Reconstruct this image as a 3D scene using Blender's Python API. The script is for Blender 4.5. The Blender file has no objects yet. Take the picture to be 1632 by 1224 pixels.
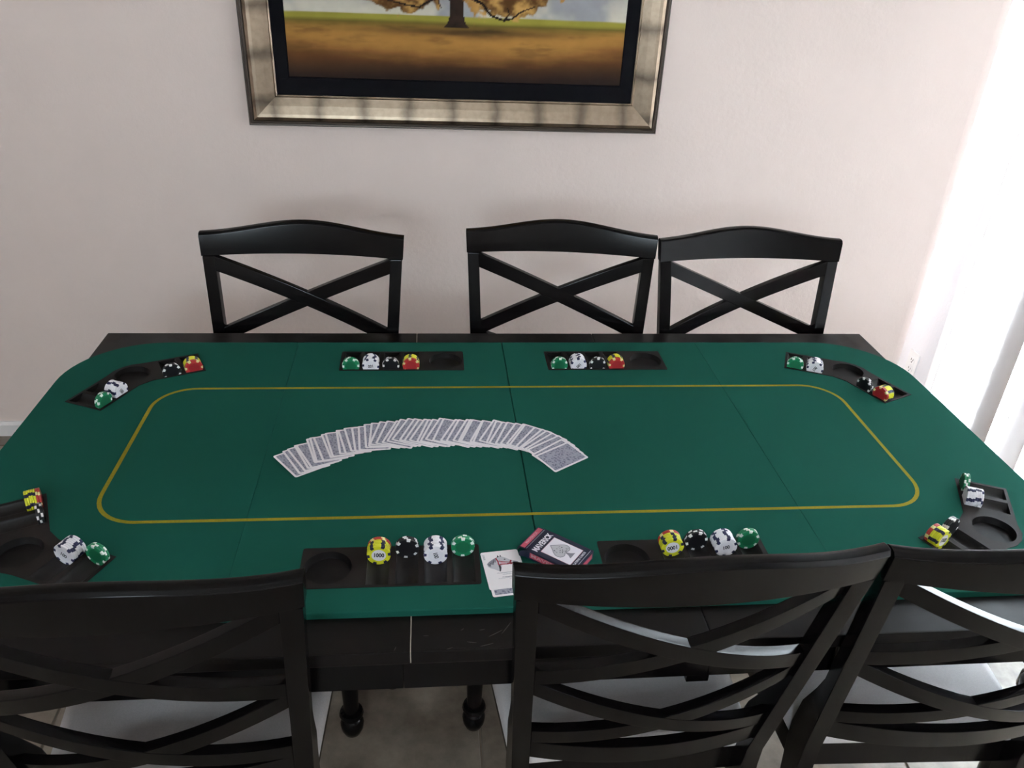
import bpy, bmesh, math, random
import numpy as np
from mathutils import Vector, Matrix, Euler
from mathutils.geometry import tessellate_polygon

random.seed(7)
S = bpy.context.scene
C = S.collection
PI = math.pi
R = math.radians

# ------------------------------------------------------------------ camera
TOP = 0.775                      # height of the felt
cam_d = bpy.data.cameras.new('camera')
cam = bpy.data.objects.new('camera', cam_d)
C.objects.link(cam)
yaw, pitch, roll = 0.1177, 0.5134, 0.0527
fwd = Vector((math.sin(yaw) * math.cos(pitch), math.cos(yaw) * math.cos(pitch), -math.sin(pitch)))
rgt = Vector((math.cos(yaw), -math.sin(yaw), 0))
upv = rgt.cross(fwd)
rr = math.cos(roll) * rgt + math.sin(roll) * upv
uu = -math.sin(roll) * rgt + math.cos(roll) * upv
M = Matrix((rr, uu, -fwd)).transposed().to_4x4()
M.translation = Vector((-0.1849, -1.3806, 0.9219 + TOP))
cam.matrix_world = M
cam_d.sensor_fit = 'HORIZONTAL'
cam_d.sensor_width = 36
cam_d.lens = 36 * 1301.74 / 1632
cam_d.clip_start = 0.02
S.camera = cam

# ------------------------------------------------------------------ world / exposure
w = bpy.data.worlds.new('world')
S.world = w
w.use_nodes = True
bg = w.node_tree.nodes['Background']
bg.inputs['Color'].default_value = (0.78, 0.89, 1.0, 1)
bg.inputs['Strength'].default_value = 25.0
S.view_settings.view_transform = 'Standard'
S.view_settings.look = 'None'
S.view_settings.exposure = 1.2
S.view_settings.gamma = 1.0
S.view_settings.use_curve_mapping = False
S.cycles.use_denoising = True
S.cycles.max_bounces = 10
S.cycles.diffuse_bounces = 6
S.cycles.transparent_max_bounces = 12
S.cycles.sample_clamp_indirect = 8




def portal(name, loc, rot, sx, sy):
    # sampling portal for the daylight in an opening; gives off no light of its own
    l = bpy.data.lights.new(name, 'AREA')
    l.shape = 'RECTANGLE'
    l.size, l.size_y = sx, sy
    l.cycles.is_portal = True
    o_ = bpy.data.objects.new(name, l)
    C.objects.link(o_)
    o_.location = loc
    o_.rotation_euler = rot


portal('daylight_door', (1.925, -0.21, 1.05), (0, PI / 2, 0), 2.1, 3.1)
portal('daylight_window', (-3.18, -2.075, 1.6), (0, -PI / 2, 0), 0.5, 0.45)
portal('daylight_window', (-0.725, -3.48, 1.875), (PI / 2, 0, 0), 0.75, 0.55)


# ------------------------------------------------------------------ materials
def lin(c):
    return tuple((x / 255 / 12.92) if x / 255 <= 0.04045 else ((x / 255 + 0.055) / 1.055) ** 2.4 for x in c)


def new_mat(name):
    m = bpy.data.materials.new(name)
    m.use_nodes = True
    nt = m.node_tree
    b = nt.nodes['Principled BSDF']
    return m, nt, b


def mat(name, col, rough=0.5, metal=0.0, spec=0.5, noise=0.0, scale=40.0, bump=0.0, bscale=200.0, bdist=0.001, sheen=0.0, detail=4.0):
    m, nt, b = new_mat(name)
    b.inputs['Base Color'].default_value = (*col, 1)
    b.inputs['Roughness'].default_value = rough
    b.inputs['Metallic'].default_value = metal
    b.inputs['Specular IOR Level'].default_value = spec
    if sheen:
        b.inputs['Sheen Weight'].default_value = sheen
    tc = nt.nodes.new('ShaderNodeTexCoord')
    if noise:
        n = nt.nodes.new('ShaderNodeTexNoise')
        n.inputs['Scale'].default_value = scale
        n.inputs['Detail'].default_value = detail
        nt.links.new(tc.outputs['Object'], n.inputs['Vector'])
        mx = nt.nodes.new('ShaderNodeMix')
        mx.data_type = 'RGBA'
        mx.inputs['A'].default_value = (*[c * (1 - noise) for c in col], 1)
        mx.inputs['B'].default_value = (*[min(1, c * (1 + noise)) for c in col], 1)
        nt.links.new(n.outputs['Fac'], mx.inputs['Factor'])
        nt.links.new(mx.outputs['Result'], b.inputs['Base Color'])
    if bump:
        n2 = nt.nodes.new('ShaderNodeTexNoise')
        n2.inputs['Scale'].default_value = bscale
        n2.inputs['Detail'].default_value = 3
        nt.links.new(tc.outputs['Object'], n2.inputs['Vector'])
        bp = nt.nodes.new('ShaderNodeBump')
        bp.inputs['Strength'].default_value = bump
        bp.inputs['Distance'].default_value = bdist
        nt.links.new(n2.outputs['Fac'], bp.inputs['Height'])
        nt.links.new(bp.outputs['Normal'], b.inputs['Normal'])
    return m


WALL = mat('wall_paint', (0.74, 0.640, 0.595), 0.85, bump=0.34, bscale=75, bdist=0.003, noise=0.03, scale=6)
SIDEW = mat('side_wall_paint', (0.80, 0.80, 0.83), 0.8, bump=0.3, bscale=75, bdist=0.003)
CEIL = mat('ceiling_paint', (0.78, 0.74, 0.70), 0.9, bump=0.3, bscale=90, bdist=0.003)
TRIMW = mat('trim_white', (0.74, 0.73, 0.73), 0.45)
PLASTIC = mat('outlet_white', (0.80, 0.80, 0.80), 0.35)
SLOT = mat('outlet_slot', (0.03, 0.03, 0.03), 0.6)
FELT = mat('green_felt', (0.0098, 0.083, 0.060), 0.95, spec=0.06, noise=0.10, scale=900, bump=0.25, bscale=1500, bdist=0.0006)
LINE = mat('yellow_line', (0.25, 0.205, 0.012), 0.9, spec=0.2, noise=0.25, scale=300)
TRAY = mat('tray_plastic', (0.019, 0.0150, 0.0142), 0.62, spec=0.10, bump=0.12, bscale=700, bdist=0.0004)
GROOVE = mat('groove_plastic', (0.014, 0.0118, 0.0118), 0.44, spec=0.24)
CUP = mat('cup_plastic', (0.0075, 0.0062, 0.0064), 0.55, spec=0.14)
GROUT = mat('grout', (0.19, 0.15, 0.115), 0.9, noise=0.2, scale=60)
CARDW = mat('card_white', (0.80, 0.765, 0.79), 0.45)
INK = mat('ink_black', (0.02, 0.02, 0.028), 0.6)
GREYINK = mat('ink_grey', (0.24, 0.24, 0.29), 0.6)
PALEINK = mat('ink_pale_grey', (0.5, 0.5, 0.55), 0.6)
LIGHTINK = mat('ink_light', (0.66, 0.66, 0.72), 0.6)
REDINK = mat('ink_red', (0.30, 0.012, 0.035), 0.55)
PINKINK = mat('ink_pink', (0.60, 0.33, 0.38), 0.55)
NAVY = mat('box_navy', (0.010, 0.013, 0.040), 0.4)
BOXRED = mat('box_red', (0.52, 0.085, 0.13), 0.4, noise=0.25, scale=400)
BOXWHITE = mat('box_white', (0.80, 0.77, 0.84), 0.4)
FABRIC = mat('seat_fabric', (0.52, 0.50, 0.50), 0.95, spec=0.2, noise=0.14, scale=350, bump=0.4, bscale=900, bdist=0.001)
RAWEDGE = mat('raw_wood_edge', (0.42, 0.36, 0.29), 0.7)
MATB = mat('black_liner', (0.006, 0.006, 0.008), 0.85, spec=0.08, noise=0.2, scale=80)
FRAMEDARK = mat('frame_lip', (0.055, 0.04, 0.03), 0.35, metal=0.4, noise=0.35, scale=25)
GREYFRAME = mat('door_frame_grey', (0.50, 0.47, 0.48), 0.45)
DUST = mat('dust_marks', (0.05, 0.047, 0.044), 0.8, noise=0.3, scale=200)


def wood(name, base, rough, scr=0.0):
    m, nt, b = new_mat(name)
    tc = nt.nodes.new('ShaderNodeTexCoord')
    mp = nt.nodes.new('ShaderNodeMapping')
    mp.inputs['Scale'].default_value = (4, 45, 45)
    nt.links.new(tc.outputs['Object'], mp.inputs['Vector'])
    n = nt.nodes.new('ShaderNodeTexNoise')
    n.inputs['Scale'].default_value = 3
    n.inputs['Detail'].default_value = 5
    nt.links.new(mp.outputs['Vector'], n.inputs['Vector'])
    mx = nt.nodes.new('ShaderNodeMix')
    mx.data_type = 'RGBA'
    mx.inputs['A'].default_value = (*[c * 0.8 for c in base], 1)
    mx.inputs['B'].default_value = (*[c * 1.25 for c in base], 1)
    nt.links.new(n.outputs['Fac'], mx.inputs['Factor'])
    nt.links.new(mx.outputs['Result'], b.inputs['Base Color'])
    b.inputs['Roughness'].default_value = rough
    b.inputs['Specular IOR Level'].default_value = 0.145
    if scr:
        n2 = nt.nodes.new('ShaderNodeTexNoise')
        n2.inputs['Scale'].default_value = 14
        n2.inputs['Detail'].default_value = 6
        nt.links.new(tc.outputs['Object'], n2.inputs['Vector'])
        rp = nt.nodes.new('ShaderNodeValToRGB')
        rp.color_ramp.elements[0].position = 0.4
        rp.color_ramp.elements[0].color = (rough, rough, rough, 1)
        rp.color_ramp.elements[1].position = 0.75
        rp.color_ramp.elements[1].color = (rough + scr, rough + scr, rough + scr, 1)
        nt.links.new(n2.outputs['Fac'], rp.inputs['Fac'])
        nt.links.new(rp.outputs['Color'], b.inputs['Roughness'])
    return m


CHAIRW = wood('espresso_chair_wood', (0.0032, 0.0026, 0.0027), 0.18)
TABLEW = wood('espresso_table_wood', (0.0065, 0.0052, 0.0050), 0.30, 0.25)


def tile_mat():
    m, nt, b = new_mat('stone_tile')
    tc = nt.nodes.new('ShaderNodeTexCoord')
    oi = nt.nodes.new('ShaderNodeObjectInfo')
    add = nt.nodes.new('ShaderNodeVectorMath')
    add.operation = 'ADD'
    mul = nt.nodes.new('ShaderNodeMath')
    mul.operation = 'MULTIPLY'
    mul.inputs[1].default_value = 37
    nt.links.new(oi.outputs['Random'], mul.inputs[0])
    nt.links.new(tc.outputs['Object'], add.inputs[0])
    nt.links.new(mul.outputs[0], add.inputs[1])
    n = nt.nodes.new('ShaderNodeTexNoise')
    n.inputs['Scale'].default_value = 7
    n.inputs['Detail'].default_value = 8
    n.inputs['Roughness'].default_value = 0.65
    nt.links.new(add.outputs[0], n.inputs['Vector'])
    rp = nt.nodes.new('ShaderNodeValToRGB')
    e = rp.color_ramp.elements
    e[0].position = 0.28
    e[0].color = (0.095, 0.070, 0.050, 1)
    e[1].position = 0.72
    e[1].color = (0.31, 0.26, 0.205, 1)
    k = e.new(0.5)
    k.color = (0.20, 0.165, 0.128, 1)
    nt.links.new(n.outputs['Fac'], rp.inputs['Fac'])
    nt.links.new(rp.outputs['Color'], b.inputs['Base Color'])
    b.inputs['Roughness'].default_value = 0.45
    return m


TILE = tile_mat()


def blind_mat(name='blind_slat', trans=0.29):
    m = bpy.data.materials.new(name)
    m.use_nodes = True
    nt = m.node_tree
    nt.nodes.remove(nt.nodes['Principled BSDF'])
    out = nt.nodes['Material Output']
    d = nt.nodes.new('ShaderNodeBsdfDiffuse')
    d.inputs['Color'].default_value = (0.80, 0.765, 0.76, 1)
    t = nt.nodes.new('ShaderNodeBsdfTranslucent')
    t.inputs['Color'].default_value = (0.86, 0.825, 0.81, 1)
    mx = nt.nodes.new('ShaderNodeMixShader')
    mx.inputs[0].default_value = trans
    nt.links.new(d.outputs[0], mx.inputs[1])
    nt.links.new(t.outputs[0], mx.inputs[2])
    nt.links.new(mx.outputs[0], out.inputs['Surface'])
    return m


BLIND = blind_mat()


def glass_mat():
    m = bpy.data.materials.new('door_glass')
    m.use_nodes = True
    nt = m.node_tree
    nt.nodes.remove(nt.nodes['Principled BSDF'])
    out = nt.nodes['Material Output']
    t = nt.nodes.new('ShaderNodeBsdfTransparent')
    t.inputs['Color'].default_value = (0.95, 0.97, 0.96, 1)
    g = nt.nodes.new('ShaderNodeBsdfGlossy')
    g.inputs['Roughness'].default_value = 0.02
    mx = nt.nodes.new('ShaderNodeMixShader')
    mx.inputs[0].default_value = 0.07
    nt.links.new(t.outputs[0], mx.inputs[1])
    nt.links.new(g.outputs[0], mx.inputs[2])
    nt.links.new(mx.outputs[0], out.inputs['Surface'])
    return m


GLASS = glass_mat()


def frame_mat():
    # worn silver-champagne leaf with darker lap marks at regular steps along the moulding (object x)
    m, nt, b = new_mat('leafed_frame')
    tc = nt.nodes.new('ShaderNodeTexCoord')
    sp = nt.nodes.new('ShaderNodeSeparateXYZ')
    nt.links.new(tc.outputs['Object'], sp.inputs[0])
    n = nt.nodes.new('ShaderNodeTexNoise')
    n.inputs['Scale'].default_value = 22
    n.inputs['Detail'].default_value = 6
    nt.links.new(tc.outputs['Object'], n.inputs['Vector'])
    ma = nt.nodes.new('ShaderNodeMath')
    ma.operation = 'MULTIPLY_ADD'
    ma.inputs[1].default_value = 0.035
    nt.links.new(n.outputs['Fac'], ma.inputs[0])
    nt.links.new(sp.outputs['X'], ma.inputs[2])
    pp = nt.nodes.new('ShaderNodeMath')
    pp.operation = 'PINGPONG'
    pp.inputs[1].default_value = 0.067
    nt.links.new(ma.outputs[0], pp.inputs[0])
    rp = nt.nodes.new('ShaderNodeValToRGB')
    e = rp.color_ramp.elements
    e[0].position = 0.0
    e[0].color = (0, 0, 0, 1)
    e[1].position = 0.03
    e[1].color = (1, 1, 1, 1)
    nt.links.new(pp.outputs[0], rp.inputs['Fac'])
    mx = nt.nodes.new('ShaderNodeMix')
    mx.data_type = 'RGBA'
    mx.inputs['A'].default_value = (0.15, 0.118, 0.088, 1)
    mx.inputs['B'].default_value = (0.36, 0.285, 0.21, 1)
    nt.links.new(rp.outputs['Color'], mx.inputs['Factor'])
    mx2 = nt.nodes.new('ShaderNodeMix')
    mx2.data_type = 'RGBA'
    mx2.blend_type = 'MULTIPLY'
    mx2.inputs['Factor'].default_value = 0.28
    rp2 = nt.nodes.new('ShaderNodeValToRGB')
    rp2.color_ramp.elements[0].position = 0.3
    rp2.color_ramp.elements[0].color = (0.4, 0.37, 0.34, 1)
    rp2.color_ramp.elements[1].position = 0.62
    n3 = nt.nodes.new('ShaderNodeTexNoise')
    n3.inputs['Scale'].default_value = 60
    n3.inputs['Detail'].default_value = 5
    nt.links.new(tc.outputs['Object'], n3.inputs['Vector'])
    nt.links.new(n3.outputs['Fac'], rp2.inputs['Fac'])
    nt.links.new(mx.outputs['Result'], mx2.inputs['A'])
    nt.links.new(rp2.outputs['Color'], mx2.inputs['B'])
    nt.links.new(mx2.outputs['Result'], b.inputs['Base Color'])
    b.inputs['Metallic'].default_value = 0.95
    b.inputs['Roughness'].default_value = 0.36
    return m


LEAF = frame_mat()


def card_back_mat():
    m, nt, b = new_mat('card_back_print')
    tc = nt.nodes.new('ShaderNodeTexCoord')
    mp = nt.nodes.new('ShaderNodeMapping')
    mp.inputs['Scale'].default_value = (1.35, 1, 1)
    nt.links.new(tc.outputs['Object'], mp.inputs['Vector'])
    n = nt.nodes.new('ShaderNodeTexVoronoi')
    n.inputs['Scale'].default_value = 160
    nt.links.new(mp.outputs['Vector'], n.inputs['Vector'])
    wv = nt.nodes.new('ShaderNodeTexMagic')
    wv.turbulence_depth = 4
    wv.inputs['Scale'].default_value = 95
    wv.inputs['Distortion'].default_value = 2.2
    nt.links.new(mp.outputs['Vector'], wv.inputs['Vector'])
    mlt = nt.nodes.new('ShaderNodeMath')
    mlt.operation = 'MULTIPLY'
    nt.links.new(n.outputs['Distance'], mlt.inputs[0])
    mlt.operation = 'ADD'
    nt.links.new(wv.outputs['Fac'], mlt.inputs[1])
    mlt.use_clamp = True
    rp = nt.nodes.new('ShaderNodeValToRGB')
    rp.color_ramp.elements[0].position = 0.62
    rp.color_ramp.elements[0].color = (0.075, 0.078, 0.14, 1)
    rp.color_ramp.elements[1].position = 1.0
    rp.color_ramp.elements[1].color = (0.34, 0.34, 0.42, 1)
    nt.links.new(mlt.outputs[0], rp.inputs['Fac'])
    nt.links.new(rp.outputs['Color'], b.inputs['Base Color'])
    b.inputs['Roughness'].default_value = 0.45
    return m


CARDBACK = card_back_mat()


def chip_mats(key, body, spot, inlay):
    return [mat('chip_%s_body' % key, body, 0.42), mat('chip_%s_spot' % key, spot, 0.42), mat('chip_%s_inlay' % key, inlay, 0.4)]


CHIPM = {
    'yellow': chip_mats('yellow', (0.62, 0.62, 0.02), (0.012, 0.014, 0.05), (0.72, 0.70, 0.74)),
    'red': chip_mats('red', (0.42, 0.03, 0.028), (0.72, 0.66, 0.30), (0.33, 0.02, 0.025)),
    'black': chip_mats('black', (0.008, 0.008, 0.010), (0.74, 0.72, 0.72), (0.005, 0.005, 0.007)),
    'white': chip_mats('white', (0.80, 0.78, 0.82), (0.012, 0.014, 0.07), (0.74, 0.73, 0.78)),
    'green': chip_mats('green', (0.008, 0.20, 0.085), (0.78, 0.80, 0.76), (0.006, 0.125, 0.055)),
}


# ------------------------------------------------------------------ helpers
class MB:
    def __init__(self):
        self.v, self.f, self.m = [], [], []

    def add(self, vs, fs, mi=0, X=None):
        o = len(self.v)
        self.v += [tuple(X @ Vector(p)) if X else tuple(p) for p in vs]
        self.f += [tuple(i + o for i in f) for f in fs]
        self.m += [mi] * len(fs)

    def box(self, x0, x1, y0, y1, z0, z1, mi=0, X=None):
        vs = [(x, y, z) for z in (z0, z1) for y in (y0, y1) for x in (x0, x1)]
        fs = [(0, 2, 3, 1), (4, 5, 7, 6), (0, 1, 5, 4), (2, 6, 7, 3), (0, 4, 6, 2), (1, 3, 7, 5)]
        self.add(vs, fs, mi, X)

    def prism(self, poly, z0, z1, mi=0, X=None):
        n = len(poly)
        vs = [(x, y, z0) for x, y in poly] + [(x, y, z1) for x, y in poly]
        fs = [tuple(range(n - 1, -1, -1)), tuple(range(n, 2 * n))] + [(i, (i + 1) % n, n + (i + 1) % n, n + i) for i in range(n)]
        self.add(vs, fs, mi, X)

    def loft(self, rings, cap=True, mi=0, closed=True, X=None):
        n = len(rings[0])
        vs = [p for r in rings for p in r]
        fs = []
        for k in range(len(rings) - 1):
            for i in range(n if closed else n - 1):
                j = (i + 1) % n
                fs.append((k * n + i, k * n + j, (k + 1) * n + j, (k + 1) * n + i))
        if cap:
            fs.append(tuple(range(n - 1, -1, -1)))
            fs.append(tuple(range((len(rings) - 1) * n, len(rings) * n)))
        self.add(vs, fs, mi, X)

    def lathe(self, prof, seg=24, c=(0, 0), mi=0, X=None):
        rings = []
        for r, z in prof:
            rings.append([(c[0] + r * math.cos(2 * PI * i / seg), c[1] + r * math.sin(2 * PI * i / seg), z) for i in range(seg)])
        self.loft(rings, True, mi, True, X)

    def plate(self, outer, holes, z, mi=0, X=None):
        polys = [[Vector((x, y, 0)) for x, y in p] for p in [outer] + holes]
        tris = tessellate_polygon(polys)
        flat = [(p.x, p.y, z) for q in polys for p in q]
        fs = []
        for a, b_, c_ in tris:
            A, B_, D = flat[a], flat[b_], flat[c_]
            cr = (B_[0] - A[0]) * (D[1] - A[1]) - (B_[1] - A[1]) * (D[0] - A[0])
            if abs(cr) < 1e-12:
                continue
            fs.append((a, b_, c_) if cr > 0 else (a, c_, b_))
        self.add(flat, fs, mi, X)

    def wall(self, poly, z0, z1, mi=0, X=None):
        n = len(poly)
        vs = [(x, y, z0) for x, y in poly] + [(x, y, z1) for x, y in poly]
        self.add(vs, [(i, (i + 1) % n, n + (i + 1) % n, n + i) for i in range(n)], mi, X)

    def mesh(self, name, mats, smooth=None, bevel=0.0, seg=2, fix=True):
        me = bpy.data.meshes.new(name)
        me.from_pydata(self.v, [], self.f)
        for q in (mats if isinstance(mats, (list, tuple)) else [mats]):
            me.materials.append(q)
        me.polygons.foreach_set('material_index', self.m)
        if fix or bevel:
            bm = bmesh.new()
            bm.from_mesh(me)
            if fix:
                bmesh.ops.recalc_face_normals(bm, faces=bm.faces)
            if bevel:
                ed = [e for e in bm.edges if len(e.link_faces) == 2 and e.calc_face_angle(0) > R(32)]
                bmesh.ops.bevel(bm, geom=ed, offset=bevel, segments=seg, profile=0.7, affect='EDGES', clamp_overlap=True)
            bm.to_mesh(me)
            bm.free()
        if smooth is not None:
            me.polygons.foreach_set('use_smooth', [True] * len(me.polygons))
            try:
                me.set_sharp_from_angle(angle=R(smooth))
            except Exception:
                pass
        me.update()
        return me


def link(name, me, parent=None, loc=None, rot=None):
    o = bpy.data.objects.new(name, me)
    C.objects.link(o)
    if parent:
        o.parent = parent
    if loc:
        o.location = loc
    if rot:
        o.rotation_euler = rot
    return o


def thing(name, label, cat, loc=(0, 0, 0), rz=0, group=None, me=None):
    o = link(name, me, None, loc, (0, 0, rz))
    o['label'] = label
    o['category'] = cat
    if group:
        o['group'] = group
    return o


def wn(o):
    m_ = o.modifiers.new('weighted_normal', 'WEIGHTED_NORMAL')
    m_.keep_sharp = True
    m_.weight = 80
    return o


def struct(o):
    o['kind'] = 'structure'
    return o


def copy_tree(src, loc, rot, label, group=None):
    c = src.copy()
    C.objects.link(c)
    c.location = loc
    c.rotation_euler = rot
    c['label'] = label
    if group:
        c['group'] = group

    def rec(s, d):
        for ch in s.children:
            k = ch.copy()
            C.objects.link(k)
            k.parent = d
            rec(ch, k)
    rec(src, c)
    return c


def text_mesh(name, s, size, material, depth=0.0001, bold=0.0, sx=1.0):
    cu = bpy.data.curves.new(name, 'FONT')
    cu.body = s
    cu.size = size
    cu.align_x = 'CENTER'
    cu.align_y = 'CENTER'
    cu.extrude = depth
    cu.offset = bold
    cu.resolution_u = 3
    o = bpy.data.objects.new(name, cu)
    C.objects.link(o)
    dg = bpy.context.evaluated_depsgraph_get()
    me = bpy.data.meshes.new_from_object(o.evaluated_get(dg))
    bpy.data.objects.remove(o)
    bpy.data.curves.remove(cu)
    me.materials.clear()
    me.materials.append(material)
    for v in me.vertices:
        v.co.x *= sx
    me.name = name
    return me


def arc(cx, cy, r, a0, a1, n):
    return [(cx + r * math.cos(a0 + (a1 - a0) * i / n), cy + r * math.sin(a0 + (a1 - a0) * i / n)) for i in range(n + 1)]


def rrect(x0, x1, y0, y1, r, n=6):
    return (arc(x1 - r, y0 + r, r, -PI / 2, 0, n) + arc(x1 - r, y1 - r, r, 0, PI / 2, n)
            + arc(x0 + r, y1 - r, r, PI / 2, PI, n) + arc(x0 + r, y0 + r, r, PI, 3 * PI / 2, n))


# ------------------------------------------------------------------ the room
WY = 1.26         # back wall
WX = 1.65         # where the back wall ends in a rounded corner
RX = 1.80         # right wall with the sliding door
RY = 1.52         # short recessed wall behind the rounded corner
LX, BY, CZ = -3.1, -3.4, 2.62
D0, D1, DZ = -1.75, 1.258, 2.10   # door opening along Y, height

# back wall with a rounded plaster corner at its right end
prof = [(LX - 0.1, WY)] + [(x, WY) for x in (-1.0, 0.5, WX - 0.05)]
rb = 0.05
prof += [(WX - rb + rb * math.sin(a), WY + rb - rb * math.cos(a)) for a in [PI / 2 * i / 10 for i in range(11)]]
prof += [(WX, RY + 0.1)]
prof += [(LX - 0.1, RY + 0.1)]
b = MB()
b.prism(prof, -0.01, CZ, 0)
o = struct(link('wall_back', b.mesh('wall_back', WALL, smooth=25)))
b = MB()
b.box(WX - 0.02, RX + 0.14, RY, RY + 0.1, -0.01, CZ)
struct(link('wall_back_recess', b.mesh('wall_back_recess', WALL)))
b = MB()
b.box(RX, RX + 0.14, D1, RY + 0.01, -0.01, CZ)
b.box(RX, RX + 0.14, D0, D1, DZ, CZ)
b.box(RX, RX + 0.14, BY, D0, -0.01, CZ)
struct(link('wall_right', b.mesh('wall_right', SIDEW)))
b = MB()
WL = (-2.3, -1.85, 1.35, 1.85)      # window opening in the left wall (Y range, Z range)
b.box(LX - 0.1, LX, BY, WL[0], -0.01, CZ)
b.box(LX - 0.1, LX, WL[1], WY, -0.01, CZ)
b.box(LX - 0.1, LX, WL[0], WL[1], -0.01, WL[2])
b.box(LX - 0.1, LX, WL[0], WL[1], WL[3], CZ)
struct(link('wall_left', b.mesh('wall_left', WALL)))
b = MB()
WF = (-1.1, -0.35, 1.60, 2.15)       # window opening in the front wall, behind the camera (X range, Z range)
b.box(LX - 0.1, WF[0], BY - 0.1, BY, -0.01, CZ)
b.box(WF[1], RX + 0.14, BY - 0.1, BY, -0.01, CZ)
b.box(WF[0], WF[1], BY - 0.1, BY, -0.01, WF[2])
b.box(WF[0], WF[1], BY - 0.1, BY, WF[3], CZ)
struct(link('wall_front', b.mesh('wall_front', WALL)))
b = MB()
b.box(LX - 0.1, RX + 0.14, BY - 0.1, RY + 0.1, CZ, CZ + 0.1)
struct(link('ceiling', b.mesh('ceiling', CEIL)))

# floor: grout bed with single stone tiles
b = MB()
b.box(LX - 0.1, RX + 0.14, BY - 0.1, RY + 0.1, -0.06, -0.004)
floor = struct(link('floor', b.mesh('floor', GROUT)))
P = 0.503
b = MB()
b.box(-P / 2 + 0.0025, P / 2 - 0.0025, -P / 2 + 0.0025, P / 2 - 0.0025, -0.012, 0)
tile_me = b.mesh('tile', TILE, bevel=0.002, seg=1)
gx, gy = -0.065, 0.02 + 0.16
nx0 = math.floor((LX - gx) / P)
nx1 = math.ceil((RX - gx) / P)
ny0 = math.floor((BY - gy) / P)
ny1 = math.ceil((WY - gy) / P)
for i in range(nx0, nx1):
    for j in range(ny0, ny1):
        cx, cy = gx + (i + 0.5) * P, gy + (j + 0.5) * P
        if cx > RX - 0.05 or cy > WY - 0.02 or cx < LX or cy < BY:
            # cut tiles along the walls
            x0, x1 = max(cx - P / 2, LX) + 0.0025, min(cx + P / 2, RX) - 0.0025
            y0, y1 = max(cy - P / 2, BY) + 0.0025, min(cy + P / 2, WY) - 0.0025
        else:
            x0, x1, y0, y1 = cx - P / 2 + 0.0025, cx + P / 2 - 0.0025, cy - P / 2 + 0.0025, cy + P / 2 - 0.0025
            if x0 > LX and x1 < RX and y0 > BY and y1 < WY:
                link('tile', tile_me, floor, (cx, cy, 0))
                continue
            x0, x1, y0, y1 = max(x0, LX), min(x1, RX), max(y0, BY), min(y1, WY)
        if x1 - x0 > 0.02 and y1 - y0 > 0.02:
            b = MB()
            mx_, my_ = (x0 + x1) / 2, (y0 + y1) / 2
            b.box(x0 - mx_, x1 - mx_, y0 - my_, y1 - my_, -0.012, 0)
            link('tile', b.mesh('cut_tile', TILE, bevel=0.002, seg=1), floor, (mx_, my_, 0))

b = MB()
b.add([(LX, WY, 0), (LX, WY - 0.014, 0), (LX, WY - 0.014, 0.046), (LX, WY - 0.006, 0.056), (LX, WY, 0.056),
       (WX - 0.03, WY, 0), (WX - 0.03, WY - 0.014, 0), (WX - 0.03, WY - 0.014, 0.046), (WX - 0.03, WY - 0.006, 0.056), (WX - 0.03, WY, 0.056)],
      [(0, 1, 2, 3, 4), (9, 8, 7, 6, 5), (1, 6, 7, 2), (2, 7, 8, 3), (3, 8, 9, 4), (0, 5, 6, 1), (4, 9, 5, 0)])
struct(link('baseboard_back', b.mesh('baseboard_back', TRIMW)))

# sliding glass door behind the blinds
door = struct(link('door_1', None, None, (RX + 0.09, 0, 0)))


def bar(name, y0, y1, z0, z1, x0=-0.03, x1=0.03, m_=GREYFRAME):
    q = MB()
    q.box(x0, x1, y0, y1, z0, z1)
    return link(name, q.mesh(name, m_, bevel=0.004), door)


bar('head_frame', D0, D1, DZ - 0.05, DZ)
bar('sill_track', D0, D1, 0.0, 0.04)
bar('side_jamb', D1 - 0.045, D1, 0.04, DZ - 0.05)
bar('side_jamb', D0, D0 + 0.045, 0.04, DZ - 0.05)
YM = (D0 + D1) / 2
for (a0, a1, xs) in ((YM - 0.03, D1 - 0.046, 0.0), (D0 + 0.046, YM + 0.03, -0.0)):
    x0, x1 = (-0.028, -0.004) if a0 > D0 + 0.1 else (0.004, 0.028)
    bar('door_stile', a0, a0 + 0.055, 0.042, DZ - 0.052, x0, x1)
    bar('door_stile', a1 - 0.055, a1, 0.042, DZ - 0.052, x0, x1)
    bar('door_rail', a0 + 0.055, a1 - 0.055, 0.042, 0.12, x0, x1)
    bar('door_rail', a0 + 0.055, a1 - 0.055, DZ - 0.12, DZ - 0.052, x0, x1)
    bar('glass_pane', a0 + 0.05, a1 - 0.05, 0.115, DZ - 0.115, (x0 + x1) / 2 - 0.002, (x0 + x1) / 2 + 0.002, GLASS)

# two plain windows of the same room, behind and to the left of the camera


def window(name, loc, rz, w_, h_):
    t = struct(link(name, None, None, loc, (0, 0, rz)))
    for nm, x0, x1, z0, z1 in (('window_frame', -w_ / 2, w_ / 2, 0, 0.05), ('window_frame', -w_ / 2, w_ / 2, h_ - 0.05, h_), ('window_frame', -w_ / 2, -w_ / 2 + 0.05, 0.05, h_ - 0.05),
                               ('window_frame', w_ / 2 - 0.05, w_ / 2, 0.05, h_ - 0.05), ('glazing_bar', -0.02, 0.02, 0.05, h_ - 0.05)):
        q = MB()
        q.box(x0, x1, -0.02, 0.02, z0, z1)
        link(nm, q.mesh(nm, TRIMW, bevel=0.003), t)
    for x0, x1 in ((-w_ / 2 + 0.05, -0.02), (0.02, w_ / 2 - 0.05)):
        q = MB()
        q.box(x0, x1, -0.002, 0.002, 0.05, h_ - 0.05)
        link('window_pane', q.mesh('window_pane', GLASS), t)


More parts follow.
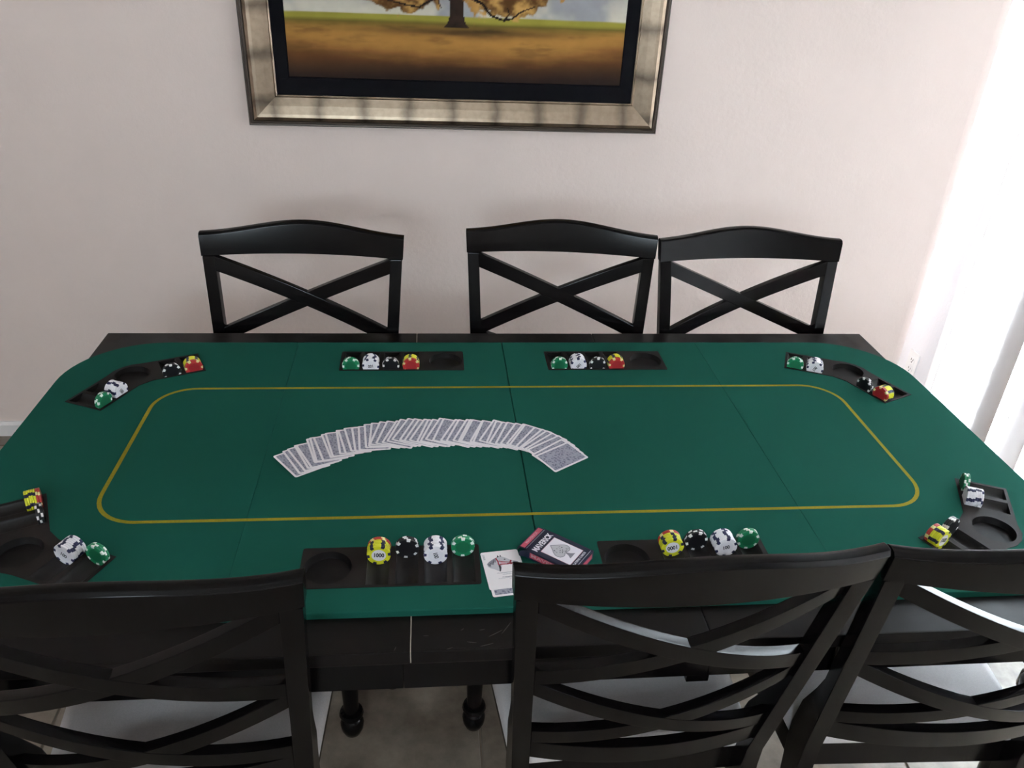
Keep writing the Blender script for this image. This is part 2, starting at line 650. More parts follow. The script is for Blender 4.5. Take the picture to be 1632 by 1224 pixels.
window('window_1', (LX - 0.05, (WL[0] + WL[1]) / 2, WL[2]), PI / 2, WL[1] - WL[0], WL[3] - WL[2])
window('window_2', ((WF[0] + WF[1]) / 2, BY - 0.05, WF[2]), 0, WF[1] - WF[0], WF[3] - WF[2])

# patio outside the door
b = MB()
b.box(RX + 0.16, RX + 5, -5, 4, -0.25, -0.05)
struct(link('patio_ground', b.mesh('patio_ground', mat('patio_concrete', (0.42, 0.41, 0.40), 0.9, noise=0.1, scale=8))))

# vertical blind: head rail and single slats
BX = 1.74
blind = thing('vertical_blind', 'white vertical blind of long fabric slats covering the sliding glass door', 'blind', (BX, 0, 0))
b = MB()
b.box(-0.03, 0.05, D0 - 0.05, 1.235, 2.17, 2.21)
link('head_rail', b.mesh('head_rail', TRIMW, bevel=0.004), blind)
SP = 0.0815
edge = 1.216
b = MB()
n = 8
wS = 0.0895
rings = []
for z in (0.02, 2.15):
    r_ = []
    for i in range(n + 1):
        u = i / n - 0.5
        r_.append((0.006 * (1 - 4 * u * u), u * wS, z))
    for i in range(n, -1, -1):
        u = i / n - 0.5
        r_.append((0.006 * (1 - 4 * u * u) - 0.0009, u * wS, z))
    rings.append(r_)
b.loft(rings)
slat_me = b.mesh('slat', BLIND, smooth=40)
slat_dense = b.mesh('slat', blind_mat('dense_blind_slat', 0.035), smooth=40)
slat_mid = b.mesh('slat', blind_mat('denser_blind_slat', 0.12), smooth=40)
b = MB()
b.box(-0.002, 0.006, -0.008, 0.008, 2.15, 2.171)
clip_me = b.mesh('slat_clip', PLASTIC)
k = 0
y = 1.2005
while y > D0 - 0.02:
    a = R(-17 + random.uniform(-2, 2)) if k not in (4, 6) else R(4)
    s = link('slat', slat_dense if k == 4 else slat_mid if k == 6 else slat_me, blind, (0, y, 0), (0, 0, a))
    if k == 4:
        s['label'] = 'greyer slat that lets less daylight through'
    link('slat_clip', clip_me, s)
    y -= SP
    k += 1

# wall outlet beside the rounded corner
OY, OZ = 1.418, 0.19
out = thing('wall_outlet', 'white electrical outlet plate on the wall beside the blind', 'outlet', (RX, OY, OZ), PI / 2 * -1)
b = MB()
b.prism(rrect(-0.035, 0.035, -0.0575, 0.0575, 0.004, 3), 0, 0.006, 0, Matrix.Rotation(PI / 2, 4, 'X'))
link('cover_plate', b.mesh('cover_plate', PLASTIC, bevel=0.0015), out)
for dz in (0.0195, -0.0195):
    b = MB()
    b.prism(rrect(-0.0165, 0.0165, dz - 0.014, dz + 0.014, 0.009, 5), 0.006, 0.008, 0, Matrix.Rotation(PI / 2, 4, 'X'))
    so = link('receptacle', b.mesh('receptacle', PLASTIC), out)
    for dx in (-0.0064, 0.0064):
        b = MB()
        b.box(dx - 0.0013, dx + 0.0013, -0.0086, -0.0079, dz - 0.001, dz + 0.008)
        link('plug_slot', b.mesh('plug_slot', SLOT), so)
    b = MB()
    b.prism(arc(0, dz - 0.0075, 0.0027, 0, 2 * PI, 10)[:-1], 0.0079, 0.0086, 0, Matrix.Rotation(PI / 2, 4, 'X'))
    link('plug_slot', b.mesh('plug_slot', SLOT), so)
b = MB()
b.prism(arc(0, 0, 0.003, 0, 2 * PI, 10)[:-1], 0.006, 0.007, 0, Matrix.Rotation(PI / 2, 4, 'X'))
link('screw', b.mesh('screw', TRIMW), out)

# ------------------------------------------------------------------ framed painting
FX0, FX1 = -0.724, 0.541
FZ0, FZ1 = TOP + 0.352, TOP + 1.53
pic = thing('framed_painting', 'framed landscape painting of an ochre tree, silver and black frame on the wall', 'painting',
            ((FX0 + FX1) / 2, WY, (FZ0 + FZ1) / 2), 0)
pic.rotation_euler = (0, R(-0.25), 0)
HW, HH = (FX1 - FX0) / 2, (FZ1 - FZ0) / 2
# profile: (distance in from the outer edge, protrusion from wall)
lip = [(0, 0.004), (0, 0.026), (0.003, 0.031), (0.007, 0.030), (0.009, 0.034), (0.014, 0.034), (0.017, 0.030), (0.017, 0.004)]
face = [(0.017, 0.004), (0.017, 0.0325), (0.027, 0.0370), (0.036, 0.0355), (0.060, 0.029), (0.083, 0.0215), (0.086, 0.024), (0.090, 0.022), (0.090, 0.004)]
liner = [(0.088, 0.004), (0.088, 0.015), (0.126, 0.0125), (0.1285, 0.014), (0.131, 0.012), (0.131, 0.004)]


def moulding(name, prof, mats, hw, hh):
    res = []
    tall = lambda d: d if d <= 0.088 else 0.088 + (d - 0.088) * (1.28 if 'liner' in name else 1)
    for side in range(4):
        L_, H_ = (hw, hh) if side % 2 == 0 else (hh, hw)
        q = MB()
        # local: x along, inward = +z, protrusion = -y ; then rotated about y
        fa, fb = (lambda d: d, tall) if side % 2 == 0 else (tall, lambda d: d)
        ra = [(-L_ + fa(d), -p, -H_ + fb(d)) for d, p in prof]
        rb_ = [(L_ - fa(d), -p, -H_ + fb(d)) for d, p in prof]
        q.loft([ra, rb_])
        o_ = link(name, q.mesh(name, mats, bevel=0.0), pic, None, (0, PI / 2 * side, 0))
        res.append(o_)
    return res


moulding('frame_rail', face, LEAF, HW, HH)
moulding('frame_lip', lip, FRAMEDARK, HW, HH)
moulding('black_liner', liner, MATB, HW, HH)

# canvas: painted landscape as colours on a fine flat grid
PX, PZ = HW - 0.1300, HH - 0.1420
nxp, nzp = 300, 260
rng = np.random.default_rng(3)


def vnoise(sx, sy, n1, n2, oct_=4, seed=0):
    g = np.random.default_rng(seed)
    out_ = np.zeros((n2, n1))
    amp, tot = 1.0, 0.0
    for o_ in range(oct_):
        gx_, gy_ = int(sx * 2 ** o_) + 2, int(sy * 2 ** o_) + 2
        G = g.random((gy_, gx_))
        xs = np.linspace(0, gx_ - 1.001, n1)
        ys = np.linspace(0, gy_ - 1.001, n2)
        xi, yi = xs.astype(int), ys.astype(int)
        fx, fy = xs - xi, ys - yi
        fx, fy = fx * fx * (3 - 2 * fx), fy * fy * (3 - 2 * fy)
        a_ = G[yi][:, xi] * (1 - fx) + G[yi][:, xi + 1] * fx
        b_ = G[yi + 1][:, xi] * (1 - fx) + G[yi + 1][:, xi + 1] * fx
        out_ += amp * (a_ * (1 - fy[:, None]) + b_ * fy[:, None])
        tot += amp
        amp *= 0.55
    return out_ / tot


U_, V_ = np.meshgrid(np.linspace(-PX, PX, nxp + 1), np.linspace(-0.002, 2 * PZ - 0.002, nzp + 1))   # metres: u across, v up from the canvas bottom


def col(c):
    return np.array(lin(c))


def mixc(a_, b_, t):
    return a_ * (1 - t[..., None]) + b_ * t[..., None]


def ss(x, a_, b_):
    t = np.clip((x - a_) / (b_ - a_), 0, 1)
    return t * t * (3 - 2 * t)


N1 = vnoise(6, 30, nxp + 1, nzp + 1, 5, 1)
N2 = vnoise(30, 30, nxp + 1, nzp + 1, 4, 2)
N3 = vnoise(7, 7, nxp + 1, nzp + 1, 4, 5)
N4 = vnoise(4, 60, nxp + 1, nzp + 1, 4, 8)
HZ = 0.178          # horizon above canvas bottom
one = np.ones_like(U_)
img = mixc(col((46, 34, 30)) * one[..., None], col((106, 70, 40)), ss(V_ + 0.02 * (N3 - 0.5), 0.0, 0.09))
img = mixc(img, col((172, 126, 66)), ss(V_ + 0.05 * (N1 - 0.5) - 0.10 * (U_ / PX) ** 2 * 0.35, 0.03, 0.105))
img = mixc(img, col((70, 50, 34)), 0.45 * ss(N1, 0.55, 0.75) * ss(V_, 0.02, 0.08))
img = mixc(img, col((108, 96, 44)), ss(V_ + 0.02 * (N4 - 0.5), 0.125, 0.16))
# dark band of shade painted below the tree
img = mixc(img, col((52, 40, 30)), 0.85 * np.exp(-((V_ - 0.135 - 0.02 * (N1 - 0.5)) / 0.012) ** 2) * np.exp(-((U_ - 0.02) / 0.28) ** 2))
img = mixc(img, col((150, 144, 62)), ss(V_ + 0.008 * (N4 - 0.5), 0.155, 0.168))
sky = mixc(col((196, 192, 178)) * one[..., None], col((126, 130, 140)), ss(V_ + 0.06 * (N3 - 0.5), HZ, HZ + 0.12))
sky = mixc(sky, col((150, 152, 156)), ss(N3, 0.45, 0.7))
hz = HZ + 0.004 * (N1 - 0.5)
img = mixc(img, sky, ss(V_ - hz, -0.002, 0.003))
TXC = -0.005        # tree axis
tr_b, tr_t = 0.152, 0.26
half = 0.020 + 0.014 * np.exp(-((V_ - tr_b) / 0.012)) + 0.022 * ss(V_, 0.21, 0.27)
trunk = (np.abs(U_ - TXC) < half) & (V_ > tr_b - 0.004) & (V_ < tr_t)
img[trunk] = mixc(col((34, 26, 24)) * one[..., None], col((66, 50, 42)), N2)[trunk]


def branch(pts, w0, w1):
    for (a_, b_), (c_, d_), k_ in zip(pts[:-1], pts[1:], range(len(pts))):
        L2 = (c_ - a_) ** 2 + (d_ - b_) ** 2
        t = np.clip(((U_ - TXC - a_) * (c_ - a_) + (V_ - b_) * (d_ - b_)) / L2, 0, 1)
        d2 = np.hypot(U_ - TXC - a_ - t * (c_ - a_), V_ - b_ - t * (d_ - b_))
        wd = w0 + (w1 - w0) * (k_ + t) / (len(pts) - 1)
        img[d2 < wd] = col((38, 29, 26))


# crown
cd = np.hypot((U_ - TXC) / 0.31, (V_ - 0.46) / 0.265)
crown = ss(1.02 - cd + 0.42 * (N3 - 0.5) + 0.35 * (N2 - 0.5), 0.0, 0.06)
low = (V_ < 0.245 + 0.05 * (N3 - 0.5)) & (np.abs(U_ - TXC) < 0.05)
crown[low] = 0
fol = mixc(col((92, 62, 34)) * one[..., None], col((186, 146, 84)), ss(N2 + 0.25 * (N3 - 0.5), 0.3, 0.68))
fol = mixc(fol, col((128, 84, 40)), 0.6 * ss(N3, 0.5, 0.75))
img = mixc(img, fol, crown)
for sgn in (-1, 1):
    skirt = ss(1.0 - np.hypot((U_ - TXC - sgn * 0.16) / 0.135, (V_ - 0.243) / 0.066) + 0.9 * (N2 - 0.5), 0.0, 0.1)
    img = mixc(img, fol, skirt)
branch([(-0.03, 0.235), (-0.07, 0.222), (-0.11, 0.2), (-0.15, 0.206), (-0.2, 0.216)], 0.004, 0.0016)
branch([(-0.05, 0.24), (-0.052, 0.215), (-0.046, 0.2)], 0.0026, 0.0012)
branch([(0.03, 0.235), (0.075, 0.215), (0.10, 0.185), (0.14, 0.172), (0.165, 0.178), (0.19, 0.197), (0.23, 0.212)], 0.0045, 0.0016)
branch([(0.14, 0.172), (0.155, 0.19), (0.15, 0.205)], 0.002, 0.0012)
for k_ in range(7):
    a_ = rng.uniform(-1, 1)
    branch([(0.02 * a_, 0.25), (0.14 * a_, 0.36 + 0.05 * rng.random()), (0.24 * a_, 0.47 + 0.1 * rng.random())], 0.006, 0.0015)
img = np.clip(img * (0.9 + 0.2 * N2[..., None]), 0, 1)
vs = [(float(u), -0.013, float(v + 0.002 - PZ)) for u, v in zip(U_.ravel(), V_.ravel())]
W1 = nxp + 1
fs = [(j * W1 + i, j * W1 + i + 1, (j + 1) * W1 + i + 1, (j + 1) * W1 + i) for j in range(nzp) for i in range(nxp)]
me = bpy.data.meshes.new('canvas')
me.from_pydata(vs, [], fs)
ca = me.color_attributes.new('paint', 'FLOAT_COLOR', 'POINT')
ca.data.foreach_set('color', np.concatenate([img, np.ones(img.shape[:2] + (1,))], axis=2).astype(np.float32).ravel())
pm, nt, pb = new_mat('painted_canvas')
at = nt.nodes.new('ShaderNodeAttribute')
at.attribute_name = 'paint'
nt.links.new(at.outputs['Color'], pb.inputs['Base Color'])
pb.inputs['Roughness'].default_value = 0.7
pb.inputs['Specular IOR Level'].default_value = 0.08
me.materials.append(pm)
link('canvas', me, pic)
b = MB()
b.box(-PX - 0.02, PX + 0.02, -0.011, -0.001, -PZ - 0.02, PZ + 0.02)
link('backing_board', b.mesh('backing_board', MATB), pic)

# ------------------------------------------------------------------ dining table
TT = TOP - 0.0125               # top of the dining table under the felt
table = thing('dining_table', 'long dark espresso wooden dining table carrying the folding green poker top', 'table', (0, 0, 0))
TX0, TX1, TYH, TYN = -0.977, 0.990, 0.534, 0.527
s1, s2 = -0.2125, 0.2450
for x0, x1 in ((TX0, s1 - 0.0006), (s1 + 0.0006, s2 - 0.0005), (s2 + 0.0005, TX1)):
    b = MB()
    b.box(x0, x1, -TYN, TYH, TT - 0.026, TT)
    link('tabletop_section', b.mesh('tabletop_section', TABLEW, bevel=0.0025), table)
b = MB()
b.box(s1 - 0.0006, s1 + 0.0006, -TYN + 0.001, TYH - 0.001, TT - 0.024, TT + 0.0003)
link('seam_edge', b.mesh('seam_edge', RAWEDGE), table)['label'] = 'pale bare wood showing in the leaf seam'
AY = 0.508
for sy in (-1, 1):
    for x0, x1 in ((TX0 + 0.06, s1 - 0.012), (s1 - 0.0115, s2 + 0.0115), (s2 + 0.012, TX1 - 0.06)):
        b = MB()
        y0, y1 = sorted((sy * AY, sy * (AY - 0.022)))
        b.box(x0, x1, y0, y1, TOP - 0.112, TT - 0.026)
        y0, y1 = sorted((sy * (AY + 0.004), sy * (AY - 0.024)))
        b.box(x0, x1, y0, y1, TT - 0.040, TT - 0.026)
        link('apron', b.mesh('apron', CHAIRW, bevel=0.0015), table)
for sx, xx in ((-1, TX0 + 0.06), (1, TX1 - 0.06)):
    b = MB()
    x0, x1 = sorted((xx, xx - sx * 0.022))
    b.box(x0, x1, -AY + 0.022, AY - 0.022, TOP - 0.112, TT - 0.026)
    link('apron', b.mesh('apron', CHAIRW, bevel=0.0015), table)
b = MB()
b.box(0.225, 0.262, -AY + 0.002, -AY + 0.03, TOP - 0.128, TOP - 0.112)
link('leaf_latch', b.mesh('leaf_latch', CHAIRW, bevel=0.002), table)
tleg = MB()
tleg.box(-0.04, 0.04, -0.04, 0.04, 0.55, TT - 0.026)
tleg.lathe([(0.020, 0), (0.026, 0.012), (0.030, 0.04), (0.022, 0.075), (0.032, 0.085), (0.032, 0.10), (0.024, 0.115), (0.028, 0.2), (0.034, 0.36),
            (0.036, 0.42), (0.032, 0.46), (0.026, 0.475), (0.036, 0.49), (0.036, 0.515), (0.030, 0.53), (0.034, 0.55)], 24)
tleg_me = tleg.mesh('leg', CHAIRW, smooth=40)
for x in (TX0 + 0.042, TX1 - 0.042):
    for y in (-AY + 0.078, AY - 0.078):
        link('leg', tleg_me, table, (x, y, 0))
# dusty scuffs on the near ledge
for (x, y, l, a) in ((-0.085, -0.497, 0.012, 30), (-0.068, -0.487, 0.014, 55), (-0.105, -0.489, 0.004, 10), (-0.122, -0.513, 0.007, -10), (-0.155, -0.523, 0.005, 20),
                     (-0.19, -0.497, 0.004, 0), (-0.135, -0.487, 0.003, 40), (-0.10, -0.519, 0.010, 15), (-0.235, -0.52, 0.004, 70)):
    b = MB()
    b.prism([(l * math.cos(t) * (1 + 0.3 * math.sin(3 * t)), 0.0006 * math.sin(t)) for t in [2 * PI * i / 10 for i in range(10)]], 0, 0.00015)
    link('dust_mark', b.mesh('dust_mark', DUST), table, (x, y, TT), (0, 0, R(a)))

# ------------------------------------------------------------------ folding poker top
PW, PD, PT = 1.0, 0.4565, 0.0122
RC = 0.19
ptop = thing('poker_table_top', 'folding green felt poker table top with yellow line lying on the dining table', 'poker top', (0, 0, TOP))

# trays: local frame, player at -y, felt level z = 0
GR, GZ = 0.0205, 0.0092
GH = math.sqrt(GR * GR - GZ * GZ)


def groove_mesh(L2, tag_='chip_groove'):
    q = MB()
    a0 = math.asin(GZ / GR)
    angs = [PI + a0 + (PI - 2 * a0) * i / 12 for i in range(13)]
    ring = [(GR * math.cos(t), GZ + GR * math.sin(t)) for t in angs]
    zt = 0.0009
    ring = [(-GH, zt)] + ring + [(GH, zt)]
    A_ = [(x, -L2, z) for x, z in ring]
    B_ = [(x, L2, z) for x, z in ring]
    n_ = len(ring)
    fs_ = [(i, n_ + i, n_ + i + 1, i + 1) for i in range(n_ - 1)]
    fs_ += [tuple(range(n_)), tuple(range(2 * n_ - 1, n_ - 1, -1))]
    q.add(A_ + B_, fs_)
    return q.mesh(tag_, GROOVE, smooth=35, fix=False)


def cup_mesh(r):
    q = MB()
    c_ = arc(0, 0, r, 0, 2 * PI, 36)[:-1]
    c2 = arc(0, 0, r - 0.0025, 0, 2 * PI, 36)[:-1]
    n_ = 36
    vs_ = [(x, y, 0.0009) for x, y in c_] + [(x, y, -0.0095) for x, y in c2] + [(x * 0.97, y * 0.97, -0.0110) for x, y in c2]
    fs_ = [(i, n_ + i, n_ + (i + 1) % n_, (i + 1) % n_) for i in range(n_)]
    fs_ += [(n_ + i, 2 * n_ + i, 2 * n_ + (i + 1) % n_, n_ + (i + 1) % n_) for i in range(n_)]
    fs_ += [tuple(range(2 * n_, 3 * n_))]
    q.add(vs_, fs_)
    return q.mesh('cup_holder', CUP, smooth=35, fix=True)


def rot2(p, a):
    return (p[0] * math.cos(a) - p[1] * math.sin(a), p[0] * math.sin(a) + p[1] * math.cos(a))


ST_GROOVES = [-0.0205, 0.0260, 0.0725, 0.1185]
ST_L2 = 0.0425
st_outline = rrect(-0.1455, 0.1455, -0.0478, 0.0478, 0.004, 3)
AL = R(20.4)
co_in = [(0.1225, 0.0455), (0.016, 0.0035), (-0.016, 0.0035), (-0.1225, 0.0455)]
co_out = [(-0.1555, -0.041)] + [(-0.044, -0.0835), (-0.022, -0.0955), (0, -0.099), (0.022, -0.0955), (0.044, -0.0835)] + [(0.1555, -0.041)]
co_outline = co_out + co_in
# arm grooves: (s along arm from the inner bend, across 0..0.0925)
CO_L2 = 0.0405


def arm_pose(sgn, s):
    # returns centre and rotation of a groove on arm: sgn -1 = player's left
    d = (sgn * math.cos(AL), math.sin(AL))
    o_ = (sgn * math.sin(AL), -math.cos(AL))          # outward (towards the player)
    c_ = (d[0] * s + o_[0] * 0.0465, d[1] * s + o_[1] * 0.0465)
    # groove long axis local +y points inward = -o_
    a_ = math.atan2(-o_[1], -o_[0]) - PI / 2
    return c_, a_


CO_GROOVES = [arm_pose(-1, 0.107), arm_pose(-1, 0.0605), arm_pose(1, 0.0605), arm_pose(1, 0.107)]


def tray_mesh(name, outline, gro, L2, cup, cr):
    holes = []
    for (c_, a_) in gro:
        holes.append([(c_[0] + rot2(p, a_)[0], c_[1] + rot2(p, a_)[1]) for p in ((-GH, -L2), (GH, -L2), (GH, L2), (-GH, L2))])
    holes.append(arc(cup[0], cup[1], cr, 0, 2 * PI, 36)[:-1])
    q = MB()
    q.plate(outline, holes, 0.0009)
    q.wall(outline, -0.011, 0.0009)
    return q.mesh(name, TRAY, fix=False)


st_gro = [((x, 0), 0) for x in ST_GROOVES]
st_cup, co_cup = (-0.1015, 0.0), (0, -0.053)
st_me = tray_mesh('straight_tray', st_outline, st_gro, ST_L2, st_cup, 0.0385)
co_me = tray_mesh('corner_tray', co_outline, CO_GROOVES, CO_L2, co_cup, 0.037)
gs_me, gc_me = groove_mesh(ST_L2), groove_mesh(CO_L2)
cs_me, cc_me = cup_mesh(0.0385), cup_mesh(0.037)

TRAYS = [
    # kind, (x, y), rotation, words used in labels
    ('s', (-0.2465, -0.3565), 0, 'tray left of the joker card'),
    ('s', (0.2485, -0.3565), 0, 'tray right of the card box'),
    ('s', (-0.2450, 0.3570), PI, 'far tray behind the card fan'),
    ('s', (0.2460, 0.3570), PI, 'far tray right of the middle split'),
    ('c', (-0.807, -0.262), -PI / 4, 'near left corner tray'),
    ('c', (0.803, -0.266), PI / 4, 'near right corner tray'),
    ('c', (-0.808, 0.258), PI * 5 / 4, 'far left corner tray'),
    ('c', (0.806, 0.262), PI * 3 / 4, 'far right corner tray'),
]

# felt panels
outline_holes = {}
for ti, (kd, (x, y), a, _) in enumerate(TRAYS):
    ol = st_outline if kd == 's' else co_outline
    outline_holes[ti] = [(x + rot2(p, a)[0], y + rot2(p, a)[1]) for p in ol]
XC = 0.5
panels = [(-PW, -XC - 0.00015), (-XC + 0.00015, -0.0007), (0.0007, XC - 0.00015), (XC + 0.00015, PW)]
for (x0, x1) in panels:
    if x0 == -PW:
        ol = [(x1, -PD), (x1, PD)] + arc(x0 + RC, PD - RC, RC, PI / 2, PI, 14) + arc(x0 + RC, -PD + RC, RC, PI, 3 * PI / 2, 14)
    elif x1 == PW:
        ol = [(x0, PD), (x0, -PD)] + arc(x1 - RC, -PD + RC, RC, -PI / 2, 0, 14) + arc(x1 - RC, PD - RC, RC, 0, PI / 2, 14)
    else:
        ol = [(x0, -PD), (x1, -PD), (x1, PD), (x0, PD)]
    hl = [h for h in outline_holes.values() if x0 < h[0][0] < x1]
    q = MB()
    # rolled edge: top inset, then side
    cx = (x0 + x1) / 2
    fold = lambda x: abs(abs(x) - XC) < 0.001
    ins = [(x + (0.00025 if fold(x) else 0.0012) * (1 if x < cx else -1), y_ * (1 - 0.0012 / PD)) for x, y_ in ol]
    q.plate(ins, hl, 0)
    n_ = len(ol)
    q.add([(x, y_, 0) for x, y_ in ins] + [(x, y_, -0.0016) for x, y_ in ol] + [(x, y_, -PT) for x, y_ in ol],
          [(i, (i + 1) % n_, n_ + (i + 1) % n_, n_ + i) for i in range(n_)] + [(n_ + i, n_ + (i + 1) % n_, 2 * n_ + (i + 1) % n_, 2 * n_ + i) for i in range(n_)])
    q.plate(ol, [], -PT)
    q.f[-1:] = q.f[-1:]
    link('felt_panel', q.mesh('felt_panel', FELT, fix=True), ptop)

# printed yellow betting line, one run per panel so the folds stay open
lw = 0.0075
yo = rrect(-0.766 - lw / 2, 0.766 + lw / 2, -0.2295 - lw / 2, 0.2295 + lw / 2, 0.084, 10)
yi = rrect(-0.766 + lw / 2, 0.766 - lw / 2, -0.2295 + lw / 2, 0.2295 - lw / 2, 0.084 - lw, 10)
q = MB()
n_ = len(yo)
q.add([(x, y, 0.00025) for x, y in yo] + [(x, y, 0.00025) for x, y in yi], [(i, (i + 1) % n_, n_ + (i + 1) % n_, n_ + i) for i in range(n_)])
link('betting_line', q.mesh('betting_line', LINE), ptop)['label'] = 'yellow line printed on the felt'

for ti, (kd, (x, y), a, _) in enumerate(TRAYS):
    t = link('chip_tray', st_me if kd == 's' else co_me, ptop, (x, y, 0), (0, 0, a))
    for (c_, ga) in (st_gro if kd == 's' else CO_GROOVES):
        link('chip_groove', gs_me if kd == 's' else gc_me, t, (c_[0], c_[1], 0), (0, 0, ga))
    cp = st_cup if kd == 's' else co_cup
    link('cup_holder', cs_me if kd == 's' else cc_me, t, (cp[0], cp[1], 0))

# ------------------------------------------------------------------ chips
CR, CT = 0.0195, 0.0033


def chip_mesh(key):
    q = MB()
    seg = 36
    def pt(r, i, yy):
        t = 2 * PI * i / seg
        return (r * math.cos(t), yy, r * math.sin(t))
    rs = [0.0118, 0.0127, 0.0150, CR - 0.0005]
    spot = lambda i: (i % 6) in (0, 1)
    for sgn in (-1, 1):
        hy = sgn * CT / 2
        ctr = [(0, hy, 0)] + [pt(rs[0], i, hy) for i in range(seg)]
        q.add(ctr, [(0, 1 + i, 1 + (i + 1) % seg) for i in range(seg)], 2)
        for k_ in range(3):
            vs_ = [pt(rs[k_], i, hy) for i in range(seg)] + [pt(rs[k_ + 1], i, hy) for i in range(seg)]
            for i in range(seg):
                j = (i + 1) % seg
                mi = 1 if (k_ == 2 and spot(i)) else 0
                if k_ == 0 and i % 3 == 0 and key in ('white', 'green', 'black'):
                    mi = 2
                q.add([vs_[i], vs_[j], vs_[seg + j], vs_[seg + i]], [(0, 1, 2, 3)], mi)
    rim = [(CR - 0.0005, -CT / 2), (CR, -CT / 2 + 0.0005), (CR, CT / 2 - 0.0005), (CR - 0.0005, CT / 2)]
    for i in range(seg):
        j = (i + 1) % seg
        for (r0, y0), (r1, y1) in zip(rim[:-1], rim[1:]):
            q.add([pt(r0, i, y0), pt(r0, j, y0), pt(r1, j, y1), pt(r1, i, y1)], [(0, 1, 2, 3)], 1 if spot(i) else 0)
    me_ = bpy.data.meshes.new('chip')
    me_.from_pydata(q.v, [], q.f)
    for m_ in CHIPM[key]:
        me_.materials.append(m_)
    me_.polygons.foreach_set('material_index', q.m)
    bm = bmesh.new()
    bm.from_mesh(me_)
    bmesh.ops.remove_doubles(bm, verts=bm.verts, dist=1e-6)
    bmesh.ops.recalc_face_normals(bm, faces=bm.faces)
    bm.to_mesh(me_)
    bm.free()
    return me_


CHIPS = {k_: chip_mesh(k_) for k_ in CHIPM}
TXT = {
    'yellow': text_mesh('denomination', '1000', 0.0112, INK, 0.00008, 0.00045, 0.80),
    'white': text_mesh('denomination', '100', 0.0100, INK, 0.00008, 0.0003, 0.85),
}
# small pip under the number on the white inlays
DESCR = {'yellow': 'yellow 1000 chip', 'red': 'red chip', 'black': 'black chip', 'white': 'white 100 chip', 'green': 'green chip'}
ONES = ['first', 'second', 'third', 'fourth', 'fifth', 'sixth', 'seventh', 'eighth', 'ninth', 'tenth', 'eleventh', 'twelfth', 'thirteenth', 'fourteenth', 'fifteenth',
        'sixteenth', 'seventeenth', 'eighteenth', 'nineteenth']
TENS = ['twent', 'thirt', 'fort', 'fift']
ORD = ONES + [x for t in TENS for x in [t + 'ieth'] + [t + 'y-' + q for q in ONES[:9]]]
COUNTS = [(['yellow'] * 5 + ['red'] * 2), ['black'] * 3, ['white'] * 8, ['green'] * 3]


def place_chip(key, loc, a, spin, facing, label, group, tilt):
    o_ = link(key + '_poker_chip', CHIPS[key], None, loc)
    o_.rotation_mode = 'XYZ'
    o_.rotation_euler = (Matrix.Rotation(a, 4, 'Z') @ Matrix.Rotation(tilt, 4, 'X') @ Matrix.Rotation(spin, 4, 'Y')).to_euler()
    o_['label'] = label
    o_['category'] = 'poker chip'
    o_['group'] = group
    if facing and key in TXT:
        t_ = link('denomination', TXT[key], o_, (0, -CT / 2 - 0.00002, 0), (PI / 2, 0, 0))
        t_['label'] = 'dark printed number'
    return o_


SPIN = {(0, 0): 0.06, (1, 0): PI - 0.25, (0, 2): 1.3, (1, 2): -0.28, (4, 2): 0.5, (5, 0): 0.3}
for ti, (kd, (tx, ty), ta, where) in enumerate(TRAYS):
    gro = st_gro if kd == 's' else CO_GROOVES
    L2 = ST_L2 if kd == 's' else CO_L2
    far = ti in (2, 3, 6, 7)
    for gi, ((gx_, gy_), ga) in enumerate(gro):
        seq = list(COUNTS[gi])
        if gi == 1 and far:
            seq = seq[:3]
        n_ = len(seq)
        # seq[0] is the player's end; the row is pushed to the inner end of the groove
        base_spin = SPIN.get((ti, gi), random.uniform(0, 2 * PI))
        for k_, key in enumerate(seq):
            yy = L2 - 0.0012 - (n_ - 1 - k_) * (CT + 0.00025) - CT / 2
            p = rot2((random.uniform(-0.0004, 0.0004), yy), ga)
            q_ = rot2((gx_ + p[0], gy_ + p[1]), ta)
            loc = (tx + q_[0], ty + q_[1], TOP + GZ - GR + CR + 0.0004)
            spin = base_spin + (random.uniform(-0.10, 0.10) if gi == 0 else random.choice((-0.09, 0.09)) + random.uniform(-0.05, 0.05) if gi == 2 else random.uniform(-0.5, 0.5))
            player_end, inner_end = k_ == 0, k_ == n_ - 1
            if player_end and (ti, gi) in SPIN:
                spin = SPIN[(ti, gi)]
            plural = {'yellow': 'yellow and red', 'red': 'yellow and red'}.get(key, key)
            pos = seq[:k_ + 1].count(key)
            lab = '%s %s from its outer row end, %s' % (ORD[pos - 1], DESCR[key], where)
            o_ = place_chip(key, loc, ta + ga, spin, player_end and not far, lab, '%s chips in the %s' % (plural, where), 0)
            if inner_end and far and key in TXT:
                t_ = link('denomination', TXT[key], o_, (0, CT / 2 + 0.00002, 0), (PI / 2, 0, PI))
                t_['label'] = 'dark printed number'

